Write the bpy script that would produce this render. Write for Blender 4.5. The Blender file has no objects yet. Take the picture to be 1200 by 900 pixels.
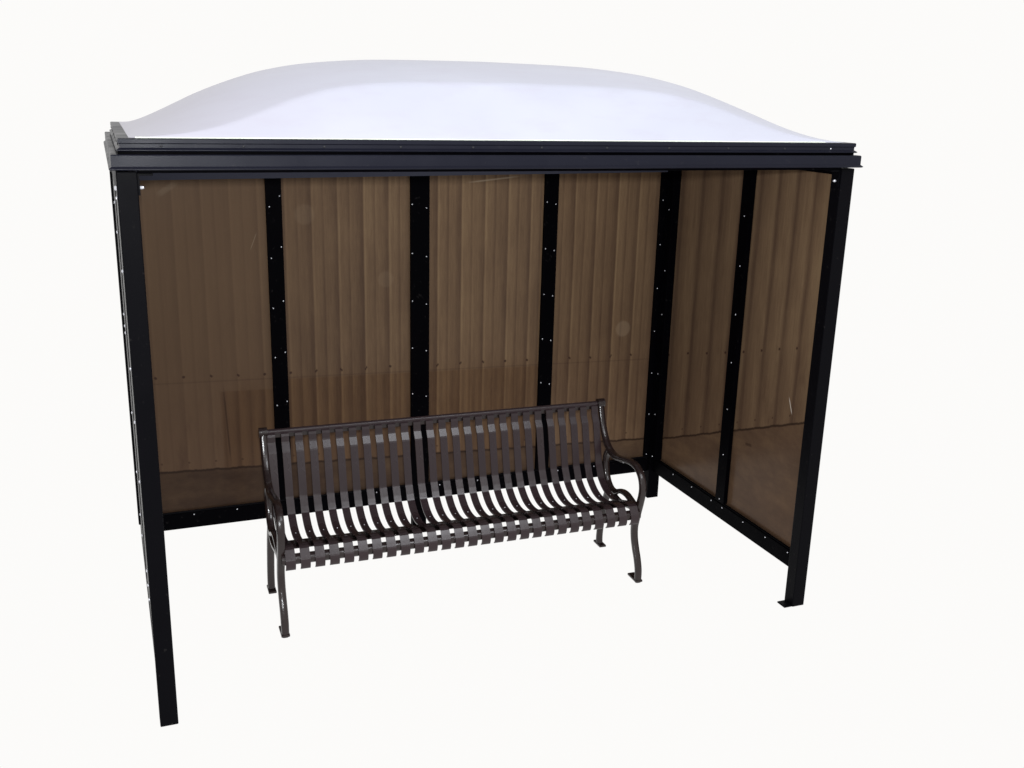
import bpy, bmesh, math, random
from mathutils import Vector, Matrix, Euler
random.seed(7)
scn = bpy.context.scene
COL = scn.collection
W, D, H, P = 3.05, 1.5424, 2.1404, 0.068      # shelter width, depth, post height, post size
IN = 0.05                                    # wall thickness

# ------------------------------------------------------------------ helpers
def tag(o, label=None, cat=None, group=None, kind=None):
    if label: o['label'] = label
    if cat: o['category'] = cat
    if group: o['group'] = group
    if kind: o['kind'] = kind
    return o

def empty(name, loc=(0, 0, 0), rz=0):
    o = bpy.data.objects.new(name, None)
    o.location = loc; o.rotation_euler = (0, 0, rz); o.empty_display_size = .1
    COL.objects.link(o)
    return o

def link(name, bm, mat, parent=None, smooth=False, loc=None):
    bmesh.ops.recalc_face_normals(bm, faces=bm.faces)
    me = bpy.data.meshes.new(name); bm.to_mesh(me); bm.free()
    if smooth:
        for p in me.polygons: p.use_smooth = True
    me.materials.append(mat)
    o = bpy.data.objects.new(name, me)
    if loc is not None: o.location = loc
    COL.objects.link(o)
    if parent: o.parent = parent
    return o

def box(bm, a, b, bev=0.0):
    x0, y0, z0 = a; x1, y1, z1 = b
    r = bmesh.ops.create_cube(bm, size=1)
    vs = r['verts']
    for v in vs:
        v.co = Vector(((x0 + x1) / 2 + v.co.x * (x1 - x0), (y0 + y1) / 2 + v.co.y * (y1 - y0), (z0 + z1) / 2 + v.co.z * (z1 - z0)))
    if bev > 0:
        es = list({e for v in vs for e in v.link_edges})
        bmesh.ops.bevel(bm, geom=es, offset=bev, segments=2, affect='EDGES', profile=.6)

def boxobj(name, a, b, mat, parent, bev=.003):
    bm = bmesh.new(); box(bm, a, b, bev)
    return link(name, bm, mat, parent)

def sweep(bm, pts, width, thick, axis=Vector((1, 0, 0)), round_=0.0, closed_ends=True):
    """strip or bar swept along pts (lying in a plane normal to axis); thick may vary along it"""
    n = len(pts); rings = []
    for i, p in enumerate(pts):
        p = Vector(p)
        a = Vector(pts[max(i - 1, 0)]); b = Vector(pts[min(i + 1, n - 1)])
        t = (b - a).normalized(); nn = t.cross(axis).normalized()
        th = thick[i] if isinstance(thick, (list, tuple)) else thick
        wd = width[i] if isinstance(width, (list, tuple)) else width
        if round_ > 0:
            sec = []
            k = 12
            for j in range(k):
                an = 2 * math.pi * (j + .5) / k
                c, s = math.cos(an), math.sin(an)
                e = 1 - round_ * .5
                sec.append((math.copysign(abs(c) ** e, c) * wd / 2, math.copysign(abs(s) ** e, s) * th / 2))
        else:
            sec = [(-wd / 2, -th / 2), (wd / 2, -th / 2), (wd / 2, th / 2), (-wd / 2, th / 2)]
        rings.append([bm.verts.new(p + axis * u + nn * v) for u, v in sec])
    m = len(rings[0])
    for i in range(n - 1):
        for j in range(m):
            bm.faces.new((rings[i][j], rings[i][(j + 1) % m], rings[i + 1][(j + 1) % m], rings[i + 1][j]))
    if closed_ends:
        bm.faces.new(rings[0]); bm.faces.new(rings[-1])

def smooth_path(pts, sub=6):
    """Catmull-Rom through the points; extra columns (thickness) are interpolated too"""
    out = []
    n = len(pts)
    for i in range(n - 1):
        p0, p1, p2, p3 = pts[max(i - 1, 0)], pts[i], pts[i + 1], pts[min(i + 2, n - 1)]
        for k in range(sub):
            t = k / sub
            out.append(tuple(.5 * ((2 * b) + (-a + c) * t + (2 * a - 5 * b + 4 * c - d) * t * t + (-a + 3 * b - 3 * c + d) * t ** 3) for a, b, c, d in zip(p0, p1, p2, p3)))
    out.append(tuple(pts[-1]))
    return out

def dome_head(bm, r, h, axis='-y', seg=10):
    """pan head of a screw, base at origin, pointing along axis"""
    ax = {'-y': Vector((0, -1, 0)), '-x': Vector((-1, 0, 0)), '+x': Vector((1, 0, 0)), '+z': Vector((0, 0, 1))}[axis]
    q = ax.to_track_quat('Z', 'Y')
    rings = []
    for rr, hh in ((r, 0), (r, h * .45), (r * .72, h * .85), (r * .3, h)):
        rings.append([bm.verts.new(q @ Vector((rr * math.cos(2 * math.pi * j / seg), rr * math.sin(2 * math.pi * j / seg), hh))) for j in range(seg)])
    for a, b in zip(rings, rings[1:]):
        for j in range(seg): bm.faces.new((a[j], a[(j + 1) % seg], b[(j + 1) % seg], b[j]))
    bm.faces.new(rings[-1]); bm.faces.new(rings[0])

# ------------------------------------------------------------------ materials
class NT:
    def __init__(s, name):
        s.mat = bpy.data.materials.new(name); s.mat.use_nodes = True
        s.nt = s.mat.node_tree; s.nt.nodes.clear()
        s.out = s.nt.nodes.new('ShaderNodeOutputMaterial')
        tc = s.nt.nodes.new('ShaderNodeTexCoord'); s.co = tc.outputs['Object']
        sp = s.nt.nodes.new('ShaderNodeSeparateXYZ'); s.L(s.co, sp.inputs[0])
        s.x, s.y, s.z = sp.outputs
    def L(s, a, b):
        if isinstance(a, (int, float)): b.default_value = a
        elif isinstance(a, tuple): b.default_value = a
        else: s.nt.links.new(a, b)
    def m(s, op, a, b=0.0, c=0.0, clamp=False):
        n = s.nt.nodes.new('ShaderNodeMath'); n.operation = op; n.use_clamp = clamp
        s.L(a, n.inputs[0]); s.L(b, n.inputs[1]); s.L(c, n.inputs[2])
        return n.outputs[0]
    def ramp(s, f, stops, interp='LINEAR'):
        n = s.nt.nodes.new('ShaderNodeValToRGB'); cr = n.color_ramp; cr.interpolation = interp
        while len(cr.elements) < len(stops): cr.elements.new(.5)
        for e, (p, c) in zip(cr.elements, stops):
            e.position = p; e.color = c if isinstance(c, tuple) else (c, c, c, 1)
        s.L(f, n.inputs[0]); return n.outputs[0]
    def mix(s, f, a, b, mode='MIX'):
        n = s.nt.nodes.new('ShaderNodeMix'); n.data_type = 'RGBA'; n.blend_type = mode
        s.L(f, n.inputs[0]); s.L(a, n.inputs[6]); s.L(b, n.inputs[7]); return n.outputs[2]
    def noise(s, scale, detail=2, rough=.5, stretch=(1, 1, 1), off=(0, 0, 0)):
        mp = s.nt.nodes.new('ShaderNodeMapping'); mp.inputs['Scale'].default_value = stretch; mp.inputs['Location'].default_value = off
        s.L(s.co, mp.inputs[0])
        n = s.nt.nodes.new('ShaderNodeTexNoise'); s.L(mp.outputs[0], n.inputs['Vector'])
        n.inputs['Scale'].default_value = scale; n.inputs['Detail'].default_value = detail; n.inputs['Roughness'].default_value = rough
        return n.outputs[0]
    def step(s, v, lo, hi):
        n = s.nt.nodes.new('ShaderNodeMapRange'); n.interpolation_type = 'SMOOTHSTEP'
        s.L(v, n.inputs[0]); n.inputs[1].default_value = lo; n.inputs[2].default_value = hi
        return n.outputs[0]
    def bsdf(s, col, rough=.5, spec=.3, metal=0.0, bump=None, bstr=.1, coat=0.0, dist=.002):
        b = s.nt.nodes.new('ShaderNodeBsdfPrincipled')
        s.L(col, b.inputs['Base Color']); s.L(rough, b.inputs['Roughness'])
        b.inputs['Specular IOR Level'].default_value = spec; b.inputs['Metallic'].default_value = metal
        b.inputs['Coat Weight'].default_value = coat
        if bump is not None:
            n = s.nt.nodes.new('ShaderNodeBump'); n.inputs['Strength'].default_value = bstr; n.inputs['Distance'].default_value = dist
            s.L(bump, n.inputs['Height']); s.L(n.outputs[0], b.inputs['Normal'])
        s.L(b.outputs[0], s.out.inputs[0])
        return b

def rgb(r, g, b): return (r, g, b, 1)
def srgb(r, g, b):
    f = lambda c: (c / 255 / 12.92) if c / 255 <= .04045 else ((c / 255 + .055) / 1.055) ** 2.4
    return (f(r), f(g), f(b), 1)

def paint(name, col, rough, spec, grain=260, bstr=.12, var=.25):
    t = NT(name)
    n = t.noise(3.0, 3)
    c = t.mix(t.m('MULTIPLY', n, var), col, tuple(min(1, v * 2.2) for v in col[:3]) + (1,))
    oi = t.nt.nodes.new('ShaderNodeObjectInfo')
    c = t.mix(t.m('MULTIPLY', oi.outputs['Random'], .35), c, t.mix(1.0, c, rgb(.72, .72, .72), 'MULTIPLY'))
    scf = t.step(t.noise(38, 4, .7), .62, .74)          # rubbed and dusty spots
    c = t.mix(t.m('MULTIPLY', scf, .10), c, rgb(.10, .09, .085))
    g = t.noise(grain, 2)
    t.bsdf(c, rough=t.ramp(t.noise(6, 3), [(0.3, rough - .06), (.7, rough + .08)]), spec=spec, bump=g, bstr=bstr)
    return t.mat

M = {}
M['post'] = paint('black_powder_coat', rgb(.0020, .0019, .0027), .42, .028)
M['inner'] = paint('black_powder_coat_shaded', rgb(.0007, .0006, .0011), .5, .012)  # same black coat, colour darkened for the shade inside the shelter
M['header'] = paint('black_coat_lit_header', rgb(.052, .055, .080), .4, .10)  # same coat, colour lightened for light falling on the back header
M['fascia'] = paint('black_coat_lit_fascia', rgb(.0058, .0062, .0115), .36, .12)  # same black coat, colour lightened for the stronger light at the roof edge
M['bench'] = paint('brown_bench_coat', rgb(.0200, .0125, .0140), .26, .27, grain=320, bstr=.10)
M['casting'] = paint('brown_casting_coat', rgb(.0120, .0070, .0066), .22, .38, grain=90, bstr=.35)

t = NT('bright_screw_steel'); t.bsdf(t.mix(t.noise(300), rgb(.38, .39, .43), rgb(.75, .75, .8)), rough=.3, spec=.5, metal=.6); M['screw'] = t.mat
t = NT('dark_screw_steel'); t.bsdf(t.mix(t.noise(300), rgb(.01, .01, .012), rgb(.03, .03, .035)), rough=.4, spec=.2); M['dark_screw'] = t.mat

# acrylic roof: milky white, faint mottling
t = NT('white_acrylic_roof')
n1 = t.noise(1.6, 3, .55, (1, 1.6, 1)); n2 = t.noise(9, 4, .6, (.6, 2.2, 1))
c = t.mix(t.step(n1, .35, .7), rgb(.425, .434, .505), rgb(.450, .461, .535))
c = t.mix(t.m('MULTIPLY', t.step(n2, .45, .75), .35), c, rgb(.40, .388, .46))
lf = t.step(t.x, 0.0, 1.15)                       # a little duller and pinker towards the left shoulder
c = t.mix(lf, t.mix(.55, c, rgb(.375, .352, .405)), c)
t.bsdf(c, rough=.35, spec=.25, bump=n2, bstr=.03)
M['dome'] = t.mat
t = NT('acrylic_edge'); t.bsdf(t.mix(t.noise(20), rgb(.80, .88, .72), rgb(.86, .90, .84)), rough=.3, spec=.3); M['edge'] = t.mat

def pane_material(side):
    """smoked brown glazing: corrugated sheeting and a bare floor showing dimly through it"""
    t = NT('smoked_glazing_' + ('side' if side else 'back'))
    wob = t.m('MULTIPLY', t.m('SUBTRACT', t.noise(1.3, 2, .5, (1, 1, 1.4)), .5), .035)
    if side:
        inv = t.m('DIVIDE', 1.0, t.m('ADD', t.y, 3.707))
        ph = t.m('DIVIDE', t.m('SUBTRACT', inv, .20416), -.00839)
        u = t.m('MULTIPLY', ph, .133)
        base = t.m('ADD', .432, t.m('MULTIPLY', t.m('SUBTRACT', 1.362, t.y), .3956))
        fast = t.m('ADD', .974, t.m('MULTIPLY', t.m('SUBTRACT', 1.295, t.y), .276))
    else:
        ph = t.m('DIVIDE', t.m('SUBTRACT', t.x, .937), .1345)
        u = t.x
        base = t.m('SUBTRACT', .497, t.m('MULTIPLY', t.x, .038))
        fast = t.m('SUBTRACT', 1.0, t.m('MULTIPLY', t.x, .026))
    cell = t.m('FLOOR', ph)
    wn = t.nt.nodes.new('ShaderNodeTexWhiteNoise'); wn.noise_dimensions = '1D'; t.L(cell, wn.inputs['W']); rnd = wn.outputs['Value']
    fr = t.m('FRACT', t.m('ADD', ph, wob))
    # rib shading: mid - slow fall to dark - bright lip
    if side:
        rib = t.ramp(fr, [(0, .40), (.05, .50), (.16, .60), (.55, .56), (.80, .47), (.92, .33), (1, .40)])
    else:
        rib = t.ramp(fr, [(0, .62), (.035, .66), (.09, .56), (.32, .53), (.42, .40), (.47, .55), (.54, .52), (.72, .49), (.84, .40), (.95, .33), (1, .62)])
    fine = t.m('ADD', t.m('MULTIPLY', t.noise(55, 2, .6, (1, 1, .06)), .5), t.m('MULTIPLY', t.noise(150, 3, .7, (1, 1, .10)), .5)); fine2 = t.noise(17, 3, .6, (1, 1, .12)); blot = t.noise(2.2, 4, .6)
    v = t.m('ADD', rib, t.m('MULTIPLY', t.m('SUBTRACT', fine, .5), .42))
    v = t.m('ADD', v, t.m('MULTIPLY', t.m('SUBTRACT', fine2, .5), .22))
    v = t.m('ADD', v, t.m('MULTIPLY', t.m('SUBTRACT', blot, .5), .25))
    v = t.m('ADD', v, t.m('MULTIPLY', t.m('SUBTRACT', rnd, .5), .07))
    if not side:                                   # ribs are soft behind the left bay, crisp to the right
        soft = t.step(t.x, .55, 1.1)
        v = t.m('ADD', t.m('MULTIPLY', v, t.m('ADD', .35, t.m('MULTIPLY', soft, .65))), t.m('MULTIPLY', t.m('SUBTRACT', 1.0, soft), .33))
    wallc = t.ramp(v, [(.10, srgb(50, 37, 31)), (.36, srgb(71, 55, 43)), (.56, srgb(87, 69, 53)), (.80, srgb(106, 87, 66)), (1, srgb(118, 98, 76))])
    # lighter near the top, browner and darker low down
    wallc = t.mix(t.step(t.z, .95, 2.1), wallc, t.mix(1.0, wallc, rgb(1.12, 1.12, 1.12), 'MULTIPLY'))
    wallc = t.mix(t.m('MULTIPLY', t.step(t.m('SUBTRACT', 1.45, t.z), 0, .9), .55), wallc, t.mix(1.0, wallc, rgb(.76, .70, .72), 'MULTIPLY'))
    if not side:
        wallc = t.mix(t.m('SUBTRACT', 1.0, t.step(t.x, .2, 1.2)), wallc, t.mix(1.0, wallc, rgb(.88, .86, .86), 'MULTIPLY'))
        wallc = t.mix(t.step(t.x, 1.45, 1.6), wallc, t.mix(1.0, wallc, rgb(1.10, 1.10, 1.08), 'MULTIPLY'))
        # painted reflection: dim mirrored band of sheeting below the screw line
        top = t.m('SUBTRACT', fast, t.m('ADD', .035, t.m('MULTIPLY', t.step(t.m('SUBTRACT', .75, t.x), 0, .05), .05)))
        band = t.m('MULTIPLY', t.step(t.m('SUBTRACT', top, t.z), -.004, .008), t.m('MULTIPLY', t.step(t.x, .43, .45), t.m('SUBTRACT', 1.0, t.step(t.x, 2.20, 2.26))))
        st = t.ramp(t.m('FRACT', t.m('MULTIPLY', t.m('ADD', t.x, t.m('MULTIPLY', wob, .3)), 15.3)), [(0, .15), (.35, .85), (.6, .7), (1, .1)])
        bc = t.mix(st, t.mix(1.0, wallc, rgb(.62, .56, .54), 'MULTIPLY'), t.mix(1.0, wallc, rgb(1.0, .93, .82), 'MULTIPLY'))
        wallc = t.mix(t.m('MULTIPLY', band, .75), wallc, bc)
    stn = t.step(t.noise(7, 5, .7, (1, 1, .35)), .50, .72)
    low_ = t.m('SUBTRACT', 1.0, t.step(t.m('SUBTRACT', t.z, base), .05, .65))
    wallc = t.mix(t.m('MULTIPLY', t.m('MULTIPLY', stn, low_), .5), wallc, srgb(56, 40, 32))
    # lap line of the sheeting at the screw row + screw dots
    lap = t.m('ABSOLUTE', t.m('SUBTRACT', t.z, t.m('SUBTRACT', fast, .03)))
    wallc = t.mix(t.m('MULTIPLY', t.m('SUBTRACT', 1.0, t.step(lap, .0, .007)), .28 if not side else .0), wallc, srgb(45, 32, 27))
    fx = t.m('MULTIPLY', t.m('SUBTRACT', t.m('FRACT', t.m('ADD', ph, .5 if not side else .42)), .5), .133)
    for off, rad, amt in ((0.0, .0105, .85), (-.42 if not side else -.30, .0085, .55)):
        if off == 0.0: fz = t.m('SUBTRACT', t.z, t.m('ADD', fast, t.m('MULTIPLY', t.m('SUBTRACT', rnd, .5), .012)))
        else: fz = t.m('SUBTRACT', t.z, t.m('ADD', base, .045))
        dd = t.m('SQRT', t.m('ADD', t.m('MULTIPLY', fx, fx), t.m('MULTIPLY', fz, fz)))
        wallc = t.mix(t.m('MULTIPLY', t.m('SUBTRACT', 1.0, t.step(dd, rad * .35, rad)), amt), wallc, srgb(40, 26, 22))
    # floor behind
    fn = t.noise(3.2, 5, .65, (1, 1, 3.0)); fn2 = t.noise(22, 3, .6)
    fv = t.m('ADD', t.m('MULTIPLY', fn, .8), t.m('MULTIPLY', fn2, .25))
    floorc = t.ramp(fv, [(.32, srgb(46, 33, 27)), (.50, srgb(62, 47, 37)), (.66, srgb(78, 61, 46)), (.8, srgb(92, 74, 57))])
    if side:
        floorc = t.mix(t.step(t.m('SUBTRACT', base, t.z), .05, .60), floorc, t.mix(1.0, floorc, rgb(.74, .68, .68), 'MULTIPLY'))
        floorc = t.mix(.45, floorc, srgb(72, 57, 45))
        floorc = t.mix(1.0, floorc, rgb(1.16, 1.12, 1.08), 'MULTIPLY')
    else:
        floorc = t.mix(.4, floorc, srgb(66, 51, 40))
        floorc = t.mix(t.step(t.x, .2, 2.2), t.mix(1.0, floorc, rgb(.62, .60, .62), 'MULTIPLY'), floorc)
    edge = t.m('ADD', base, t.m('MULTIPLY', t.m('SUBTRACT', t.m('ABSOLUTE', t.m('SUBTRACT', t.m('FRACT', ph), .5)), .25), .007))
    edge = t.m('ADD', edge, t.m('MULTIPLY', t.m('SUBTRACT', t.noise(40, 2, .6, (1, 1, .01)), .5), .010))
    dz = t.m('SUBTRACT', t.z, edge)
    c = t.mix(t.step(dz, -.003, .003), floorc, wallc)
    c = t.mix(t.m('MULTIPLY', t.m('SUBTRACT', 1.0, t.step(t.m('ABSOLUTE', t.m('ADD', dz, .001)), .002, .010)), .8), c, srgb(30, 20, 16))  # contact shadow painted along the foot of the sheeting
    # fine mesh grain of the picture seen through the sheet, scuffs and wiped patches
    grain = t.noise(420, 1, .5)
    c = t.mix(t.m('MULTIPLY', t.step(grain, .3, .75), .24), c, t.mix(1.0, c, rgb(1.5, 1.45, 1.4), 'MULTIPLY'))
    def segment(a, b, wid, amt, colr=srgb(150, 135, 115)):
        nonlocal c
        au, av = a; bu, bv = b; ln = math.hypot(bu - au, bv - av); tu, tv = (bu - au) / ln, (bv - av) / ln
        X = t.m('SUBTRACT', (t.y if side else t.x), au); Z = t.m('SUBTRACT', t.z, av)
        al = t.m('ADD', t.m('MULTIPLY', X, tu), t.m('MULTIPLY', Z, tv))
        ac = t.m('ABSOLUTE', t.m('SUBTRACT', t.m('MULTIPLY', X, tv), t.m('MULTIPLY', Z, tu)))
        mk = t.m('MULTIPLY', t.m('MULTIPLY', t.step(al, 0, ln * .3), t.m('SUBTRACT', 1.0, t.step(al, ln * .75, ln))), t.m('SUBTRACT', 1.0, t.step(ac, wid * .3, wid)))
        c = t.mix(t.m('MULTIPLY', mk, amt), c, colr)
    if side:
        segment((.255, 1.02), (.215, .93), .0045, .8, srgb(170, 160, 150))
        segment((.51, .67), (.585, .66), .012, .6, srgb(38, 26, 20))
    else:
        segment((1.75, 1.95), (2.09, 1.985), .006, .45)
        segment((.19, 1.90), (.30, 1.97), .02, .10)
        segment((.62, 1.62), (.66, 1.72), .003, .22)
        for cx, cz, rr in ((2.757, 1.092, .055), (.90, 1.80, .06), (1.32, 1.45, .05)):
            dx = t.m('SUBTRACT', t.x, cx); dz2 = t.m('SUBTRACT', t.z, cz)
            d2 = t.m('SQRT', t.m('ADD', t.m('MULTIPLY', dx, dx), t.m('MULTIPLY', dz2, dz2)))
            am = .20 if cx > 2 else .08
            c = t.mix(t.m('MULTIPLY', t.m('SUBTRACT', 1.0, t.step(d2, rr * .7, rr)), am), c, srgb(140, 122, 102))
        # lap edge of a sheet hanging free, left bay
        segment((.455, .95), (.475, .49), .006, .6, srgb(38, 26, 22))
    gain = t.mix(1.0, c, rgb(PG * .985, PG * 1.0, PG * 1.0), 'MULTIPLY')
    b = t.bsdf(gain, rough=.22, spec=.06, bump=t.noise(1.8, 2), bstr=.02)
    return t.mat

PG = 1.10
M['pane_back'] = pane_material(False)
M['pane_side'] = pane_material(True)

t = NT('smoked_glazing_edge_on'); t.bsdf(t.mix(t.noise(5, 3), rgb(.003, .0026, .003), rgb(.007, .006, .006)), rough=.3, spec=.02, bump=t.noise(40, 2), bstr=.05); M['pane_out'] = t.mat

# ------------------------------------------------------------------ the bus shelter
S = empty('bus_shelter')
tag(S, 'black framed three sided bus shelter with smoked brown panes and white domed roof', 'bus shelter')

# posts (hollow box section, open foot) --------------------------------
def post(x0, y0, w=P, d=P, z1=H, mat='post', z0=0.0):
    bm = bmesh.new(); box(bm, (x0, y0, z0), (x0 + w, y0 + d, z1), .004)
    return link('post', bm, M[mat], S)
fl = post(0, 0); fr_ = post(W - P, 0)
bl = post(.020, D - .07, .060, .07); br = post(W - .075, D - .07, .075, .07, mat='inner')
cp = post(1.462, D - .048, .08, .05, mat='inner')

def foot(x0, y0, x1, y1, parent, mat='post'):
    bm = bmesh.new(); box(bm, (x0, y0, .0005), (x1, y1, .008), .002)
    return link('foot_plate', bm, M[mat], parent)
foot(W - P - .045, .004, W - P, P - .004, fr_)

# bottom rails, with the little ledge that carries the panes
R0, R1 = .1762, .262
YB = D - IN                                        # inner face of the back wall
XR = W - IN                                        # inner face of the right wall
def rail(a, b, mat='inner', name='rail'):
    return boxobj(name, a, b, M[mat], S)
rb = rail((.077, YB, R0), (W - .077, D - .002, R1))
rr = rail((XR, P + .001, R0), (W - .002, D - .071, R1))
rl = rail((.002, P + .001, R0), (IN, D - .071, R1), mat='post')
lip = boxobj('ledge', (.077, YB + .004, R1 + .0005), (W - .077, YB + .013, R1 + .010), M['post'], rb, .002)
boxobj('ledge', (XR + .004, P + .001, R1 + .0005), (XR + .013, D - .071, R1 + .010), M['inner'], rr, .002)
# headers
bm = bmesh.new(); box(bm, (.077, YB - .006, 1.978), (W - .077, D - .002, H - .001), 0)
for v in bm.verts:
    if v.co.z < 2.0 and v.co.x > 1: v.co.z = 2.004
hb = link('header', bm, M['header'], S)
hr = rail((XR, P + .001, 2.108), (W - .002, D - .071, H - .001), name='header')
hl = rail((.002, P + .001, 2.03), (IN, D - .071, H - .001), mat='post', name='header')
hf = rail((P + .001, .002, 2.135), (W - P - .001, .045, H + .003), mat='inner', name='header')

# mullions: flat retaining bars screwed over the pane joints
MX = [.745, 1.503, 2.257]
MW = [.078, .102, .080]
YM = .727
mull = []
for x, w in zip(MX, MW):
    mull.append(boxobj('mullion', (x - w / 2, YB - .004, R1 + .012), (x + w / 2, YB + .020, 2.000), M['inner'], S, .002))
edge_b = boxobj('edge_strip', (2.944, YB - .003, R1 + .012), (2.974, YB + .020, 2.000), M['inner'], S, .002)
edge_s = boxobj('edge_strip', (XR - .025, 1.412, R1 + .012), (XR + .020, 1.470, 2.106), M['inner'], S, .002)
ms = boxobj('mullion', (XR - .004, YM - .042, R1 + .012), (XR + .020, YM + .042, 2.106), M['inner'], S, .002)
ml = boxobj('mullion', (.001, YM - .042, R1 + .012), (.022, YM + .042, 2.028), M['post'], S, .002)
el = boxobj('edge_strip', (-.006, 1.385, R1 + .012), (.022, 1.470, 2.028), M['post'], S, .002)
boxobj('edge_strip', (.001, P + .001, R1 + .012), (.003, P + .030, 2.028), M['post'], S, 0)
ef = boxobj('edge_strip', (XR + .001, P + .001, R1 + .012), (XR + .022, P + .020, 2.106), M['inner'], S, .002)

# panes
def pane(a, b, mat):
    bm = bmesh.new(); box(bm, a, b, 0)
    return link('pane', bm, M[mat], S)
xs = [.077] + MX + [2.974]
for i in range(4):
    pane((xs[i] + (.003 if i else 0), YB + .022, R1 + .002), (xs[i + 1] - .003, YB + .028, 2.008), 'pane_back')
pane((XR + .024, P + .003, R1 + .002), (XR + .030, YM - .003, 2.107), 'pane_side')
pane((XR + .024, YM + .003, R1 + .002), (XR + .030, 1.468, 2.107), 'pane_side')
pane((.004, P + .003, R1 + .002), (.010, YM - .003, 2.029), 'pane_out')
pane((.004, YM + .003, R1 + .002), (.010, 1.468, 2.029), 'pane_out')

# roof trim -------------------------------------------------------------
def trim(name, prof, rect, side, mat, closed=True):
    """mitred length of a metal section; prof = [(outward, z)]; rect = (x0,y0,x1,y1)"""
    x0, y0, x1, y1 = rect
    def corner(k, o):
        return [(x0 - o, y0 - o), (x1 + o, y0 - o), (x1 + o, y1 + o), (x0 - o, y1 + o)][k]
    a, b = {'front': (0, 1), 'right': (1, 2), 'back': (2, 3), 'left': (3, 0)}[side]
    bm = bmesh.new(); A, B = [], []
    for o, z in prof:
        ax, ay = corner(a, o); bx_, by_ = corner(b, o)
        A.append(bm.verts.new((ax, ay, z))); B.append(bm.verts.new((bx_, by_, z)))
    n = len(prof)
    for i in range(n):
        j = (i + 1) % n
        bm.faces.new((A[i], A[j], B[j], B[i]))
    bm.faces.new(A); bm.faces.new(B)
    return link(name, bm, M[mat], S)
low = [(-.045, 2.146), (.016, 2.146), (.0205, 2.149), (.0205, 2.151), (.012, 2.158), (.012, 2.194), (.009, 2.1975), (-.045, 2.1975)]
gap = [(-.050, 2.1978), (-.012, 2.1978), (-.012, 2.208), (-.050, 2.208)]
upp = [(-.045, 2.2083), (.010, 2.2083), (.0145, 2.211), (.0145, 2.213), (.004, 2.2195), (.004, 2.232), (.0085, 2.235), (.0085, 2.2475), (.0055, 2.250), (-.030, 2.250), (-.030, 2.247), (-.045, 2.247)]
RL = (0.0, -.008, W, D + .008)
RU = (.022, -.006, W - .028, D - .16)
tl, tu = {}, {}
for sd in ('front', 'right', 'back', 'left'):
    tl[sd] = trim('fascia', low, RL, sd, 'fascia')
    trim('spacer', gap, RL, sd, 'inner')
    tu[sd] = trim('roof_trim', upp, RU, sd, 'fascia')

# domed roof -------------------------------------------------------------
def interp(tab, x):
    if x <= tab[0][0]: return tab[0][1]
    for (a, b), (c, d) in zip(tab, tab[1:]):
        if x <= c: 
            return b + (d - b) * (x - a) / (c - a)
    return tab[-1][1]
HX = smooth_path([(0, 0), (.03, .014), (.08, .038), (.14, .068), (.21, .104), (.28, .139), (.36, .173), (.45, .206), (.55, .236), (.70, .265), (.9, .285), (1.1, .294), (1.48, .299)], 8)
FS = .97
DX0, DX1, DY0, DY1, DZ = .050, W - .050, .022, D - .188, 2.2505
def C(s, dx_=.9):
    e_ = max(0, min(1, (dx_ - .15) / .75)); e_ = e_ * e_ * (3 - 2 * e_)
    a_ = .13 + .32 * e_; p_ = 2.05 - .50 * e_
    return a_ + (1 - a_) * (1 - (1 - s) ** p_)
def roof_z(x, y):
    dx = min(x - DX0, DX1 - x); dy = min(y - DY0, DY1 - y)
    half = (DY1 - DY0) / 2
    s = max(0, min(1, dy / half))
    c = C(s, dx)
    T = interp(HX, max(dx, 0)) * c
    Fp = dy * FS
    k = .0012
    h = max(k - abs(T - Fp), 0) / k
    return DZ + max(0, min(T, Fp) - h * h * k / 4)
bm = bmesh.new(); NX, NY = 150, 110
vs = []
for j in range(NY + 1):
    fy = j / NY; fy = .5 - .5 * math.cos(math.pi * fy)
    row = []
    for i in range(NX + 1):
        fx = i / NX
        x = DX0 + (DX1 - DX0) * fx; y = DY0 + (DY1 - DY0) * fy
        row.append(bm.verts.new((x, y, roof_z(x, y))))
    vs.append(row)
for j in range(NY):
    for i in range(NX):
        bm.faces.new((vs[j][i], vs[j][i + 1], vs[j + 1][i + 1], vs[j + 1][i]))
dome = link('dome', bm, M['dome'], S, smooth=True)
bm = bmesh.new()
box(bm, (DX0 + .02, .004, 2.2505), (DX1 - .12, DY0 + .01, 2.2535), .001)
link('dome_edge', bm, M['edge'], dome)

# screws ------------------------------------------------------------------
def screw_proto(axis, r=.0037, h=.003, mat='screw'):
    bm = bmesh.new(); dome_head(bm, r, h, axis)
    me = bpy.data.meshes.new('screw'); bmesh.ops.recalc_face_normals(bm, faces=bm.faces); bm.to_mesh(me); bm.free()
    for p in me.polygons: p.use_smooth = True
    me.materials.append(M[mat]); return me
SP = {a: screw_proto(a) for a in ('-y', '-x', '+x', '+z')}
SPD = screw_proto('-y', .0045, .003, 'dark_screw')
SPX = screw_proto('-x', .006, .005)
def screw(loc, axis, parent, me=None):
    o = bpy.data.objects.new('screw', me or SP[axis]); o.location = loc; COL.objects.link(o); o.parent = parent
    return o
ZS = [1.845, 1.588, 1.330, 1.070, .810]
for i, (x, dd) in enumerate(((.7475, .026), (1.4975, .039), (2.2545, .0265))):
    for k, z in enumerate(ZS):
        hi = (.052, .055, .035, .025, .018)[k] if i == 0 else 0
        screw((x - dd, YB - .004, z), '-y', mull[i])
        screw((x + dd, YB - .004, z + hi + (-.02 if i == 1 else (-.012 if i == 2 else 0))), '-y', mull[i])
for z in ZS + [.55, .29]:
    screw((2.957, YB - .003, z), '-y', edge_b)
    screw((XR - .004, YM, z), '-x', ms)
for z in (1.795, 1.441, 1.18, .816, .56, .29):
    screw((XR - .025, 1.446, z), '-x', edge_s)
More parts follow.
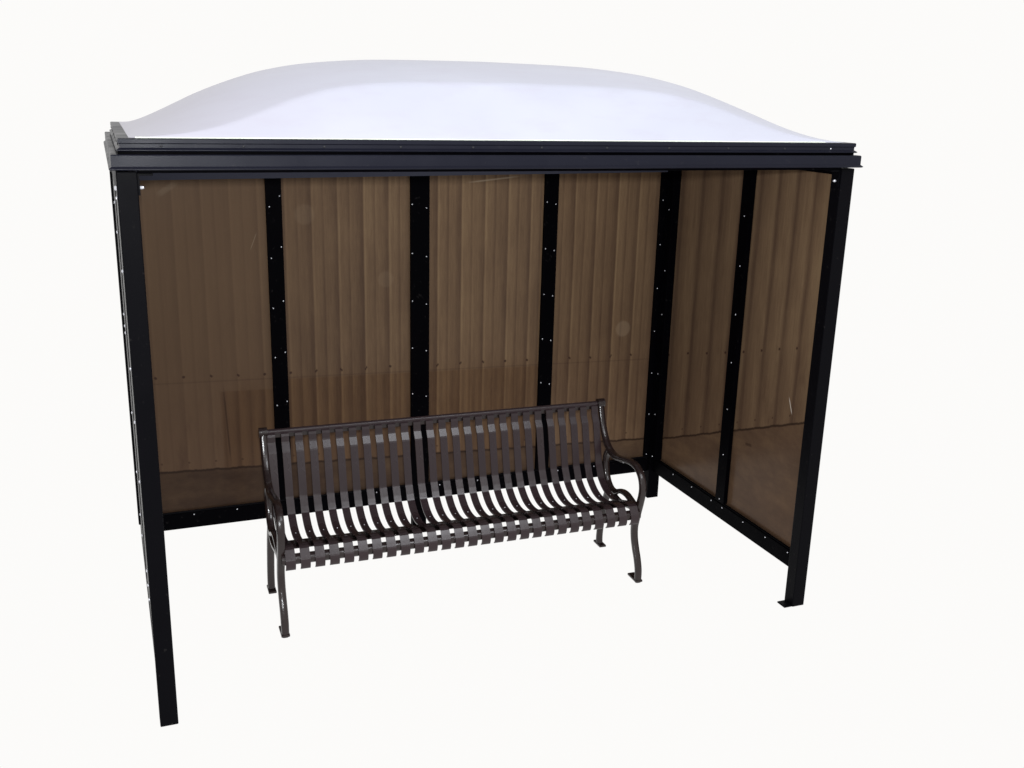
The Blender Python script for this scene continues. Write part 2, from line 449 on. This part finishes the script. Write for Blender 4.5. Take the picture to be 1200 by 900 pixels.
for y in (1.23, 1.02, .81, .70, .497, .295, .105):
    screw((XR, y, .247), '-x', rr)
for x in (.27, .49, .70, 1.0, 1.25, 1.62, 1.85, 2.10, 2.36, 2.60, 2.80):
    screw((x, YB, .251), '-y', rb)
SPL_ = screw_proto('-x', .0065, .006)
for z in (1.96, 1.84, 1.50, 1.45, 1.42, 1.07, .80, .60, .50):
    screw((.001, .735, z), '-x', ml, SPL_)
for z in (2.05, 1.80, 1.45, 1.25, 1.02, .66, .60, .54):
    screw((0, .034, z), '-x', fl, SPL_)
for k_, x in enumerate((.15, .42, .70, .98, 1.26, 1.54, 1.82, 2.10, 2.38, 2.66, 2.90)):
    screw((x, RU[1] - .004, 2.2255), '-y', tu['front'], SPD if x < 2.8 else None)

SPL = screw_proto('-x', .0065, .004, 'dark_screw')
for y in (.12, .34, .58, .84, 1.12, 1.40):
    screw((RU[0] - .004, y, 2.2255), '-x', tu['left'], SPL)

# corner brackets with their bolts, at the tops of the front posts
def bracket(x, sgn):
    bm = bmesh.new()
    box(bm, (x, .010, 2.060), (x + sgn * .006, .055, 2.133), 0)
    box(bm, (x + sgn * .0062, .010, 2.126), (x + sgn * .050, .055, 2.133), 0)
    b = link('bracket', bm, M['post'], S)
    bm = bmesh.new(); dome_head(bm, .006, .013, '+x' if sgn > 0 else '-x', 8)
    link('bolt', bm, M['screw'], b, loc=(x + sgn * .0065, .028, 2.085))
bracket(P + .0005, 1); bracket(W - P - .0005, -1)
bm = bmesh.new(); dome_head(bm, .009, .008, '-x', 8); link('bolt', bm, M['screw'], fl, loc=(0, .020, 2.085))

# ------------------------------------------------------------------ the bench
B = empty('bench', (.565, .525, 0), math.radians(-1.3))
tag(B, 'brown metal slatted bench with curved arms standing inside the bus shelter', 'bench')
L = 1.822
# slat profile (y, z): top lip, short bright facet, leaning back, second facet, seat hollow, rolled front
PROF = [(.560, .798), (.551, .791), (.5475, .781), (.5450, .754), (.5415, .7455), (.5195, .7125), (.5165, .706), (.463, .497), (.460, .490), (.424, .430), (.408, .4155), (.384, .399), (.354, .384), (.318, .374), (.278, .370), (.236, .373), (.190, .384), (.145, .399), (.106, .411), (.076, .4175), (.055, .4175), (.040, .4125),
        (.014, .3765), (.0105, .368), (.009, .357), (.010, .345), (.014, .333), (.019, .326), (.026, .322)]
pp = PROF[:9] + smooth_path(PROF[8:21], 3)[1:] + smooth_path(PROF[21:], 2)
bm = bmesh.new()
sweep(bm, [(0, y, z) for y, z in pp], [.0375 + .0065 * max(0, min(1, (.10 - y) / .07)) for y, z in pp], .006)
slat_me = bpy.data.meshes.new('slat'); bmesh.ops.recalc_face_normals(bm, faces=bm.faces); bm.to_mesh(slat_me); bm.free()
slat_me.materials.append(M['bench'])
for p in slat_me.polygons: p.use_smooth = False
for i in range(27):
    o = bpy.data.objects.new('slat', slat_me); o.location = (.047 + i * (L - .094) / 26, 0, 0)
    COL.objects.link(o); o.parent = B
    s = bpy.data.objects.new('screw', SP['+z']); s.location = (0, .300, .3745); COL.objects.link(s); s.parent = o; s.scale = (.8, .8, .8)
    s.data = SP['+z']

def tube(bm, a, b, r, seg=16):
    a, b = Vector(a), Vector(b); q = (b - a).to_track_quat('Z', 'Y'); rs = []
    for p in (a, b):
        rs.append([bm.verts.new(p + q @ Vector((r * math.cos(2 * math.pi * j / seg), r * math.sin(2 * math.pi * j / seg), 0))) for j in range(seg)])
    for j in range(seg): bm.faces.new((rs[0][j], rs[0][(j + 1) % seg], rs[1][(j + 1) % seg], rs[1][j]))
    bm.faces.new(rs[0]); bm.faces.new(rs[1])
def tubeobj(name, a, b, r, mat='bench'):
    bm = bmesh.new(); tube(bm, a, b, r); o = link(name, bm, M[mat], B, smooth=True)
    md = o.modifiers.new('e', 'EDGE_SPLIT'); return o
tubeobj('top_rail', (.0, .566, .803), (L, .566, .803), .0135)
boxobj('back_rail', (.012, .562, .772), (L - .012, .568, .792), M['casting'], B, .002)
def flatbar(name, y, z, h, tilt):
    bm = bmesh.new(); box(bm, (.01, -.003, -h / 2), (L - .01, .003, h / 2), .001)
    bmesh.ops.rotate(bm, verts=bm.verts, cent=(0, 0, 0), matrix=Matrix.Rotation(tilt, 3, 'X'))
    bmesh.ops.translate(bm, verts=bm.verts, vec=(0, y, z))
    return link(name, bm, M['casting'], B)
flatbar('seat_rail', .176, .3755, .172, math.radians(77))
tubeobj('front_rail', (.01, .0405, .366), (L - .01, .0405, .366), .0250, 'casting')

def end_frame(x):
    # y, z, thickness ; one casting: front leg + arm + back, cradle and rear leg
    front = [(.018, .000, .036), (.014, .022, .031), (.016, .065, .030), (.034, .118, .031), (.060, .168, .033), (.080, .220, .034), (.086, .275, .036), (.075, .325, .038),
             (.060, .375, .038), (.042, .425, .034), (.028, .475, .031), (.026, .520, .031), (.045, .565, .031), (.085, .595, .030), (.140, .606, .029), (.205, .598, .029),
             (.270, .583, .030), (.335, .572, .032), (.395, .577, .032), (.445, .602, .030), (.485, .642, .027), (.515, .692, .025), (.538, .745, .024), (.556, .795, .026)]
    brace = [(.425, .582, .030), (.452, .545, .028), (.456, .500, .027), (.444, .450, .028), (.424, .412, .031), (.398, .386, .034), (.365, .372, .034), (.325, .376, .030),
             (.285, .396, .026), (.240, .411, .024), (.190, .414, .024), (.145, .404, .025), (.105, .390, .029), (.070, .372, .034)]
    rear = [(.392, .380, .032), (.424, .320, .032), (.446, .250, .030), (.463, .185, .028), (.478, .125, .027), (.487, .070, .028), (.488, .028, .030), (.484, .000, .036)]
    under = [(.385, .378, .026), (.330, .350, .024), (.270, .343, .022), (.200, .353, .022), (.130, .368, .024), (.070, .365, .032)]
    bm = bmesh.new()
    for path in (front, brace, rear, under):
        q = smooth_path(path, 6)
        sweep(bm, [(0, a, b) for a, b, c in q], .036, [c for a, b, c in q], round_=.75)
    # scroll at the top
    tube(bm, (-.020, .562, .806), (.020, .562, .806), .0235, 20)
    f = link('end_frame', bm, M['casting'], B, smooth=True, loc=(x, 0, 0))
    md = f.modifiers.new('s', 'EDGE_SPLIT'); md.split_angle = math.radians(40)
    for y0, y1 in ((-.004, .094), (.436, .522)):
        bm = bmesh.new(); box(bm, (-.020, y0, .0004), (.020, y1, .012), .004)
        vs_ = [v for v in bm.verts if v.co.y > (y0 + y1) / 2 and v.co.z > .005]
        link('foot', bm, M['casting'], f)
    return f
end_frame(.010); end_frame(L - .006)

# ------------------------------------------------------------------ setting: self-lit white ground and backdrop
BG = (.9735, .9655, .9520)
t = NT('white_ground')  # ground glows evenly like the world, so no shadow falls on it
e = t.nt.nodes.new('ShaderNodeEmission'); e.inputs[0].default_value = BG + (1,); e.inputs[1].default_value = 1.0
t.L(e.outputs[0], t.out.inputs[0]); M['ground'] = t.mat
bm = bmesh.new(); bmesh.ops.create_grid(bm, x_segments=4, y_segments=4, size=60)
g = link('ground', bm, M['ground']); g.location = (0, 0, -.004); tag(g, 'plain self-lit shadowless white ground under the shelter', 'ground', kind='structure')

w = bpy.data.worlds.new("World"); scn.world = w; w.use_nodes = True
bgn = w.node_tree.nodes['Background']; bgn.inputs[0].default_value = BG + (1,); bgn.inputs[1].default_value = 1.0

# ------------------------------------------------------------------ lamps
C0 = Vector((-.0499, -3.7042, 2.4432))
def area(name, loc, target, size, power, col=(1, 1, 1)):
    l = bpy.data.lights.new(name, 'AREA'); l.energy = power; l.size = size; l.color = col
    o = bpy.data.objects.new(name, l); o.location = loc
    o.rotation_euler = (Vector(target) - Vector(loc)).to_track_quat('-Z', 'Y').to_euler(); COL.objects.link(o); return o
area('camera_flash', C0 + Vector((.05, .05, .12)), (1.4, .6, 1.2), .10, 145, (.95, .98, 1.0))
area('side_lamp', (-2.3, -.35, 1.9), (0, .3, 2.0), .5, 6, (1.0, .94, .88))
area('hall_light', (3.2, -4.3, 6.4), (1.5, .8, .6), 2.2, 200, (.93, .95, 1.0))

# ------------------------------------------------------------------ camera
yaw, pitch, roll, f = .384, -.2826, .0268, 1194.727
Fv = Vector((math.sin(yaw) * math.cos(pitch), math.cos(yaw) * math.cos(pitch), math.sin(pitch)))
Rv = Fv.cross(Vector((0, 0, 1))).normalized(); Uv = Rv.cross(Fv)
R2 = math.cos(roll) * Rv + math.sin(roll) * Uv; U2 = -math.sin(roll) * Rv + math.cos(roll) * Uv
cam = bpy.data.cameras.new('camera'); co = bpy.data.objects.new('camera', cam); COL.objects.link(co)
co.matrix_world = Matrix(((R2.x, U2.x, -Fv.x, C0.x), (R2.y, U2.y, -Fv.y, C0.y), (R2.z, U2.z, -Fv.z, C0.z), (0, 0, 0, 1)))
cam.sensor_width = 36; cam.lens = 36 * f / 1200; cam.clip_end = 500; cam.clip_start = .02
scn.camera = co
scn.view_settings.view_transform = 'Standard'; scn.view_settings.look = 'None'; scn.view_settings.exposure = 0
scn.render.engine = 'CYCLES'
